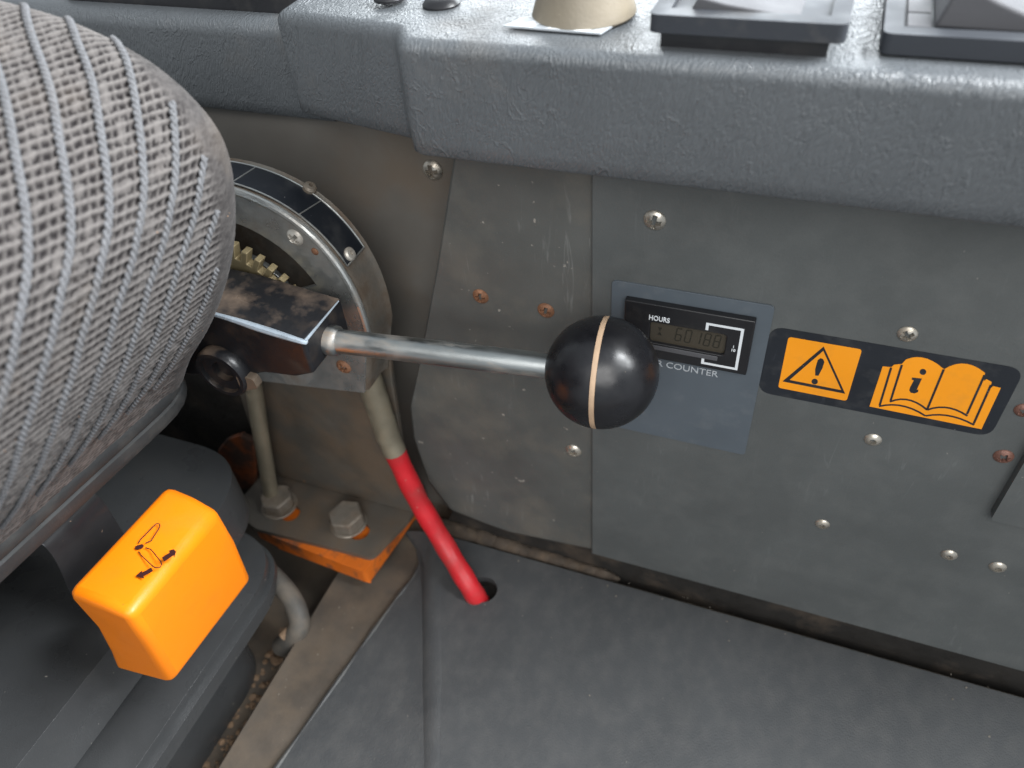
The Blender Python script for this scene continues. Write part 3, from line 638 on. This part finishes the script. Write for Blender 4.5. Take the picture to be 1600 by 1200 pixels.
sh_ = finish('shade_sheet', slab([xz(rnd([(-.50, -.045), (-.290, -.045), (-.286, .19), (-.50, .19)], .006), .004)], (0, .003, 0)), 'gap', base=(-.39, .004, -.045))  # dark sheet added behind the hub to paint the shaded void black
tag(sh_, 'dark sheet added for the shaded void between seat and throttle bracket', 'shade_sheet')

# grey hose in the gap beside the seat
hp = catmull([at(395, 880, z=.012), at(425, 900, z=.010), at(455, 935, z=.002), at(468, 970, z=-.006), at(462, 990, z=-.013), at(440, 1010, z=-.03)], 8)
hs = thing('hose', (-.25, -.08, -.04), 'short grey curved hose between seat base and floor', 'hose')
finish('tube', tube(hp, .0062, 16), 'hose', hs)
finish('copper_end', tube([at(452, 985, z=-.011), at(441, 996, z=-.013)], .0028, 10), 'dirt', hs)

# ================================================================== seat
ST = thing('seat', (-.36, -.20, -.05), 'grey ribbed fabric seat on a black suspension base', 'seat')
sil = [(300, 560), (330, 510), (355, 440), (365, 370), (360, 290), (340, 225), (280, 150), (200, 85), (100, 35), (25, 10)]
YE = -.064; YS = -.078
pts = [Vector((-.2365, 0, .1815))] + [Vector((p.x, 0, p.z)) for p in (at(a, b, y=YS) for a, b in sil)] + [Vector((-.262, 0, .3425)), Vector((-.31, 0, .3475)), Vector((-.40, 0, .3500)), Vector((-.56, 0, .350))]
cv = catmull(pts, 24); cv = np.array([(p.x, p.z) for p in cv])
sl = np.r_[0, np.cumsum(np.hypot(*np.diff(cv, axis=0).T))]
SMAX = .36
svals = np.r_[np.arange(0, .27, .00055), np.arange(.27, SMAX, .004)]
PXs = np.interp(svals, sl, cv[:, 0]); PZs = np.interp(svals, sl, cv[:, 1])
ker = np.ones(31) / 31
def smooth1(a): return np.r_[a[:15], np.convolve(a, ker, 'valid'), a[-15:]]
PXs = smooth1(PXs); PZs = smooth1(PZs)
tx = np.gradient(PXs); tz = np.gradient(PZs); ln = np.hypot(tx, tz); NX, NZ = tz / ln, -tx / ln      # outward (to +X at the nose)
RE = .020
yv = np.r_[np.arange(-.40, -.215, .004), np.arange(-.215, YE - RE, .00055)]
phi = np.linspace(0, math.pi / 2, 44)[1:]
yy = np.r_[yv, YE - RE + RE * np.sin(phi)]; ins = np.r_[np.zeros(len(yv)), RE * (1 - np.cos(phi))]
# gentle crown: cushion swells a little away from its end
Yg, Sg = np.meshgrid(yy, svals, indexing='ij'); In = np.repeat(ins[:, None], len(svals), 1)
arcl = np.r_[yv, YE - RE + RE * phi]; Ug = np.repeat(arcl[:, None], len(svals), 1)
KR = .80; PITCH = .0140; ROW = .0031
FS = lambda s_: np.interp(s_, [0, .04, .079, .0984, .116, .134, .144, .152, .1717, .194, .26, .40], [-.050, -.042, -.031, -.024, -.0145, 0, .011, .019, .0374, .0565, .112, .22])
ru = Ug - FS(Sg)
rw = Sg + .20 * (Ug + .13)
lowf = sum(a * np.sin(k1 * Ug * 1000 + k2 * Sg * 1000 + p) for a, k1, k2, p in ((.3, .31, .17, 1.), (.3, -.23, .41, 2.), (.2, .7, .6, .4), (.2, .9, -.8, 3.)))
rows = .5 + .5 * np.cos(2 * np.pi * (rw / ROW + .10 * lowf))
bead = .5 + .5 * np.cos(2 * np.pi * (ru / (PITCH / 4) + .10 * lowf))
rowid = np.floor(rw / ROW + .5).astype(int); beadid = np.floor(ru / (PITCH / 4) + .5).astype(int)
hsh = (np.sin(rowid * 12.9898 + beadid * 78.233) * 43758.5453) % 1.0
hsh2 = (np.sin(rowid * 39.3468) * 24634.6345) % 1.0
fine = rng.random(Ug.shape)
weave = np.maximum(np.clip((rows - .48) / .40, 0, 1), .70 * bead ** 4)
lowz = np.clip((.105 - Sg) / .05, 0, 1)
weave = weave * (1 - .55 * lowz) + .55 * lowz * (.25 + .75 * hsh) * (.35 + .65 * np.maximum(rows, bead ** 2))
weave = np.where(hsh > .86, np.maximum(weave, .55), weave)
EM = lambda s_: np.interp(s_, [.05, .13, .165, .20], [.022, .020, .014, -.004])
edge_m = np.clip((YE - EM(Sg) - Ug) / .006, 0, 1)            # plain selvedge near the rounded end
low_m = np.clip((Sg - .035) / .03, 0, 1)
hgt = weave * (.55 + .35 * low_m) * edge_m * .0010 + (1 - edge_m) * .0006 + fine * .00016 * (1 + (1 - edge_m))
Xg = PXs[None, :] + NX[None, :] * (hgt - In); TILT = lambda y_, s_: .085 * (-.066 - y_) * np.clip(1 - s_ / .14, 0, 1)
Zg = PZs[None, :] + NZ[None, :] * (hgt - In) + TILT(Yg, Sg)
ny, ns = Xg.shape
co = np.stack([Xg, Yg, Zg], -1).reshape(-1, 3)
idx = np.arange(ny * ns).reshape(ny, ns)
q = np.stack([idx[:-1, :-1], idx[:-1, 1:], idx[1:, 1:], idx[1:, :-1]], -1).reshape(-1, 4)
me = bpy.data.meshes.new('cushion'); me.vertices.add(len(co)); me.vertices.foreach_set('co', co.ravel())
me.loops.add(q.size); me.loops.foreach_set('vertex_index', q.ravel().astype(np.int32))
me.polygons.add(len(q)); me.polygons.foreach_set('loop_start', np.arange(0, q.size, 4, dtype=np.int32)); me.polygons.foreach_set('loop_total', np.full(len(q), 4, np.int32))
me.update(calc_edges=True); me.validate()
# yarn colours: pale weft over a dark brown-violet ground
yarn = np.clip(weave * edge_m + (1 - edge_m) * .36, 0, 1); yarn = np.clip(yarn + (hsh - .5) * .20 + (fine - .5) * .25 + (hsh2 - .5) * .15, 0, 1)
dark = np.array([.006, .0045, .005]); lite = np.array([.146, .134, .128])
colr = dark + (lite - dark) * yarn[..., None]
attr = me.color_attributes.new('yarn', 'FLOAT_COLOR', 'POINT')
attr.data.foreach_set('color', np.concatenate([colr.reshape(-1, 3), np.ones((ny * ns, 1))], 1).astype(np.float32).ravel())
def fabric_mat(name, col=None):
    m = bpy.data.materials.new(name); m.use_nodes = True; N = m.node_tree.nodes; L = m.node_tree.links; b = N['Principled BSDF']
    b.inputs['Roughness'].default_value = .9; b.inputs['Specular IOR Level'].default_value = .15
    b.inputs['Sheen Weight'].default_value = .04; b.inputs['Sheen Roughness'].default_value = .5
    geo = N.new('ShaderNodeNewGeometry')
    def nz(s, d=4):
        n = N.new('ShaderNodeTexNoise'); n.inputs['Scale'].default_value = s; n.inputs['Detail'].default_value = d; L.new(geo.outputs['Position'], n.inputs['Vector']); return n.outputs['Fac']
    def mr(v, a, b_, c, d):
        r = N.new('ShaderNodeMapRange'); r.inputs[1].default_value = a; r.inputs[2].default_value = b_; r.inputs[3].default_value = c; r.inputs[4].default_value = d; L.new(v, r.inputs[0]); return r.outputs[0]
    def mx(f, a, c, mode='MIX'):
        x = N.new('ShaderNodeMix'); x.data_type = 'RGBA'; x.blend_type = mode
        L.new(f, x.inputs[0])
        for i, v in ((6, a), (7, c)):
            if isinstance(v, tuple): x.inputs[i].default_value = (*v, 1)
            else: L.new(v, x.inputs[i])
        return x.outputs[2]
    if col is None:
        a = N.new('ShaderNodeVertexColor'); a.layer_name = 'yarn'; c = a.outputs[0]
    else:
        c = mx(mr(nz(900), .3, .7, 0, 1), tuple(v * .75 for v in col), tuple(v * 1.2 for v in col))
    c = mx(mr(nz(34, 6), .56, .78, 0, .22), c, (.20, .155, .115))
    c = mx(mr(nz(520, 2), .755, .80, 0, .8), c, (.42, .25, .15))
    c = mx(mr(nz(2600, 2), .35, .75, 0, .30), c, (.05, .045, .046))
    L.new(c, b.inputs['Base Color'])
    bp = N.new('ShaderNodeBump'); bp.inputs['Strength'].default_value = .5; bp.inputs['Distance'].default_value = .0002
    L.new(nz(3200, 3), bp.inputs['Height']); L.new(bp.outputs[0], b.inputs['Normal'])
    return m
MT['fabric'] = fabric_mat('seat_fabric'); MT['cord'] = fabric_mat('seat_cord', (.142, .144, .152))
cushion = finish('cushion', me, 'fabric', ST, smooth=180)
tag(cushion, 'bulging grey ribbed fabric cushion')
# twisted cords on the fabric, each one its own piece
def surf(uv_u, s):
    s = min(max(s, 0.), .268); x = np.interp(s, svals, PXs); z = np.interp(s, svals, PZs); nx = np.interp(s, svals, NX); nz_ = np.interp(s, svals, NZ)
    if uv_u > YE - RE:
        ph = min((uv_u - (YE - RE)) / RE, math.pi / 2); y = YE - RE + RE * math.sin(ph); i_ = RE * (1 - math.cos(ph)); n = Vector((nx * math.cos(ph), math.sin(ph), nz_ * math.cos(ph)))
    else: y = uv_u; i_ = 0; n = Vector((nx, 0, nz_))
    return Vector((x - nx * i_, y, z - nz_ * i_ + float(TILT(y, s)))), n
for k in range(-10, 6):
    u0 = -.1335 + PITCH * k
    base_pts = []
    for s in np.arange(.036, .262, .00045):
        u_ = u0 + float(FS(s))
        if u_ > YE - .003 - float(EM(s)) or u_ < -.30: continue
        base_pts.append((surf(u_, s), s))
    if len(base_pts) < 20: continue
    ms = []
    for strand in (0, 1):
        pth = []
        for i, ((p, n), s) in enumerate(base_pts):
            t = (base_pts[min(i + 1, len(base_pts) - 1)][0][0] - base_pts[max(i - 1, 0)][0][0]).normalized(); bnm = t.cross(n).normalized()
            a = s / .0016 * math.pi + strand * math.pi
            pth.append(p + n * (.00115 + .00032 * math.sin(a)) + bnm * (.00062 * math.cos(a) + .00025 * math.sin(s * 190 + k)))
        ms.append(tube(pth, .00066, 6))
    finish('cord', join(ms), 'cord', ST, smooth=180)

# seat pan under the cushion
pp = planpath([(-.2365, -.42), (-.2365, -.066), (-.55, -.066)], [.030], step=.008)
pp = [(x, y, nx, ny, .085 * (-.066 - y)) for x, y, nx, ny, d in pp]
panprof = [(-.030, .194), (-.004, .190), (.0008, .1865), (.0028, .1838), (.0030, .1800), (.0020, .1786), (.0010, .1780), (.0022, .1770), (.0024, .1735), (.0012, .1705), (-.003, .1685), (-.012, .1680), (-.05, .167), (-.10, .167)]
finish('seat_pan', sweep(pp, panprof, mono=False), 'trim', ST, smooth=40)
finish('pan_bottom', slab([xy([(-.262, -.42), (-.262, -.085), (-.55, -.085), (-.55, -.42)], .166)], (0, 0, -.012)), 'black', ST, bevel=.002)
# suspension base in two tiers
def tier(name, xr, yf, rad, z1, z0, bev, m='housing'):
    return finish(name, slab([xy(rnd([(xr, -.42), (xr, yf), (-.62, yf), (-.62, -.42)], [.01, rad, .01, .01], 12), z0)], (0, 0, z1 - z0)), m, ST, bevel=bev, seg=4)
tier('upper_housing', -.2520, -.046, .040, .090, .058, .0030)
tier('lower_housing', -.2305, -.068, .036, .050, .0285, .0045)
tier('housing_lip', -.2284, -.0665, .036, .0415, .0365, .0010)
tier('housing_skirt', -.2580, -.090, .034, .0285, -.0495, .003)
# adjustment lever: bent black tongue and orange grip
AL_near, AL_far = -.168, -.112
tn = catmull([at(a, b, y=-.153) for a, b in ((20, 838), (45, 842), (66, 851), (81, 867), (93, 888), (112, 928), (145, 968))], 5)
tf = catmull([at(a, b, y=-.120) for a, b in ((98, 756), (124, 760), (146, 769), (161, 783), (175, 803), (202, 845), (236, 884))], 5)
dn = Vector((-.0012, 0, -.0020))
tg = loft([[a, b, b + dn, a + dn] for a, b in zip(tn, tf)])
MT['tongue'] = mat('tongue_black', (.018, .018, .020), .42, spec=.9, var=.2, speck=(.3, .2, .14), sscale=300, sthr=.74, coat=.5)
AL = finish('adjustment_lever', tg, 'tongue', ST, smooth=50, bevel=.0005)
tag(AL, 'bent black steel lever with an orange grip')
NP = [(105, 925), (158, 943), (205, 962), (236, 1008), (270, 1065), (225, 1053), (181, 1041), (170, 1012), (150, 975)]
FP = [(260, 760), (302, 778), (340, 800), (368, 848), (392, 905)]
near = [at(a, b, y=AL_near) for a, b in NP]; far = [at(a, b, y=AL_far) for a, b in FP]
far += [far[4] + Vector((-.012, 0, -.001)), far[4] + Vector((-.026, 0, -.002)), far[0] + Vector((-.006, 0, -.032)), far[0] + Vector((-.002, 0, -.016))]
secs = []
for t in np.linspace(0, 1, 5): secs.append([n_.lerp(f_, t) for n_, f_ in zip(near, far)])
gc = sum((p for s_ in secs for p in s_), Vector()) / (5 * len(near))
secs = [[gc + (p - gc) * 1.04 for p in s_] for s_ in secs]; near = secs[0]; far = secs[-1]
grip = finish('grip', loft(secs), 'orange', AL, bevel=.0042, seg=6, bang=22, smooth=60)
tag(grip, 'orange plastic grip with a backrest symbol')
n_top = (near[2] - near[0]).cross(far[0] - near[0]).normalized()
if n_top.z < 0: n_top = -n_top
def gp(a, b, lift=.00008): return at_plane(a / 3.3333, 700 + b / 3.3333, near[0], n_top) + n_top * lift
def gtube(pts, r, closed=False): return tube([gp(*p) for p in pts], r, 6, closed=closed)
sy = [gtube([(722, 496), (730, 480), (806, 402), (818, 394), (830, 396), (833, 408), (826, 424), (800, 464), (788, 484), (758, 496)], .00022),
      gtube([(722, 540), (738, 562), (798, 618), (815, 625), (834, 622), (842, 608), (838, 592), (796, 540), (784, 528), (758, 520)], .00022)]
def gpoly(pts): return slab([[gp(*p) for p in pts]], n_top * .0001)
sy += [gpoly([(704, 516), (716, 508), (740, 502), (749, 508), (748, 518), (734, 526), (714, 530), (704, 526)]),
       gpoly([(708, 668), (740, 640), (742, 650), (788, 624), (797, 642), (748, 668), (752, 682)]),
       gpoly([(917, 540), (904, 528), (880, 536), (884, 546), (844, 572), (856, 592), (904, 560), (908, 572)])]
finish('printed_symbol', join(sy), 'print', AL)

# dirt lying in the gap beside the base
ms = []
for k in range(420):
    x = random.uniform(-.262, -.232); y = random.uniform(-.30, -.075); r = random.uniform(.0008, .0026) * (1.5 if random.random() < .12 else 1)
    bm = bmesh.new(); bmesh.ops.create_icosphere(bm, subdivisions=1, radius=r)
    for v in bm.verts: v.co = Vector((v.co.x * random.uniform(.7, 1.3) + x, v.co.y * random.uniform(.7, 1.3) + y, v.co.z * random.uniform(.4, .9) - .050))
    m_ = bpy.data.meshes.new('d'); bm.to_mesh(m_); bm.free(); ms.append(m_)
tag(finish('dirt', join(ms), 'dirt', base=(-.25, -.2, -.05)), 'loose brown dirt in the gap beside the seat base', 'dirt', kind='stuff')

# grit scattered on the floor cover and along the foot of the panel
ms = []
for k in range(150):
    if k % 3: continue
    if k < 60: x, y, z = random.uniform(-.165, .16), -abs(random.gauss(.004, .006)), .0004
    elif k < 110: x, y, z = random.uniform(-.12, .16), random.uniform(-.16, -.01), .0003
    else: x, y, z = random.uniform(-.226, -.200), random.uniform(-.18, -.06), -.0128
    if x < -.165 + max(0, -y) * .45 and z > 0: continue
    r = random.uniform(.0002, .0005) * (1.6 if random.random() < .12 else 1)
    bm = bmesh.new(); bmesh.ops.create_icosphere(bm, subdivisions=1, radius=r)
    for v in bm.verts: v.co = Vector((v.co.x * random.uniform(.6, 1.5) + x, v.co.y * random.uniform(.6, 1.5) + y, v.co.z * random.uniform(.4, .9) + z))
    m_ = bpy.data.meshes.new('d'); bm.to_mesh(m_); bm.free(); ms.append(m_)
MT['grit'] = mat('pale_grit', (.20, .175, .145), .9, var=.4, vscale=90)
tag(finish('grit', join(ms), 'grit', base=(0, -.05, 0)), 'pale grit scattered on the black floor cover', 'grit', kind='stuff')

# packed brown dirt along the left end of the gap under the corner panel
ms = []
for k in range(90):
    t = random.random() ** 1.3; x = -.176 + .115 * t; r = random.uniform(.0035, .0062) * (1 - .35 * t)
    bm = bmesh.new(); bmesh.ops.create_icosphere(bm, subdivisions=2, radius=r)
    for v in bm.verts: v.co = Vector((v.co.x * 2.0 + x, v.co.y * .9 + .0022 + random.uniform(-.0003, .0003), v.co.z * random.uniform(.9, 1.1) + .0045 * (1 - t) - .0045 + random.uniform(-.0002, .0002)))
    m_ = bpy.data.meshes.new('d'); bm.to_mesh(m_); bm.free(); ms.append(m_)
MT['packed'] = mat('packed_dirt', (.060, .046, .034), .9, var=.4, vscale=110, bump=.8, bscale=500, dirt=(.13, .095, .065), dscale=90, dlo=.5, dhi=.7, damt=.7)
tag(finish('packed_dirt', join(ms), 'packed', base=(-.12, .002, .003)), 'packed brown dirt in the seam under the corner panel', 'dirt', kind='stuff')
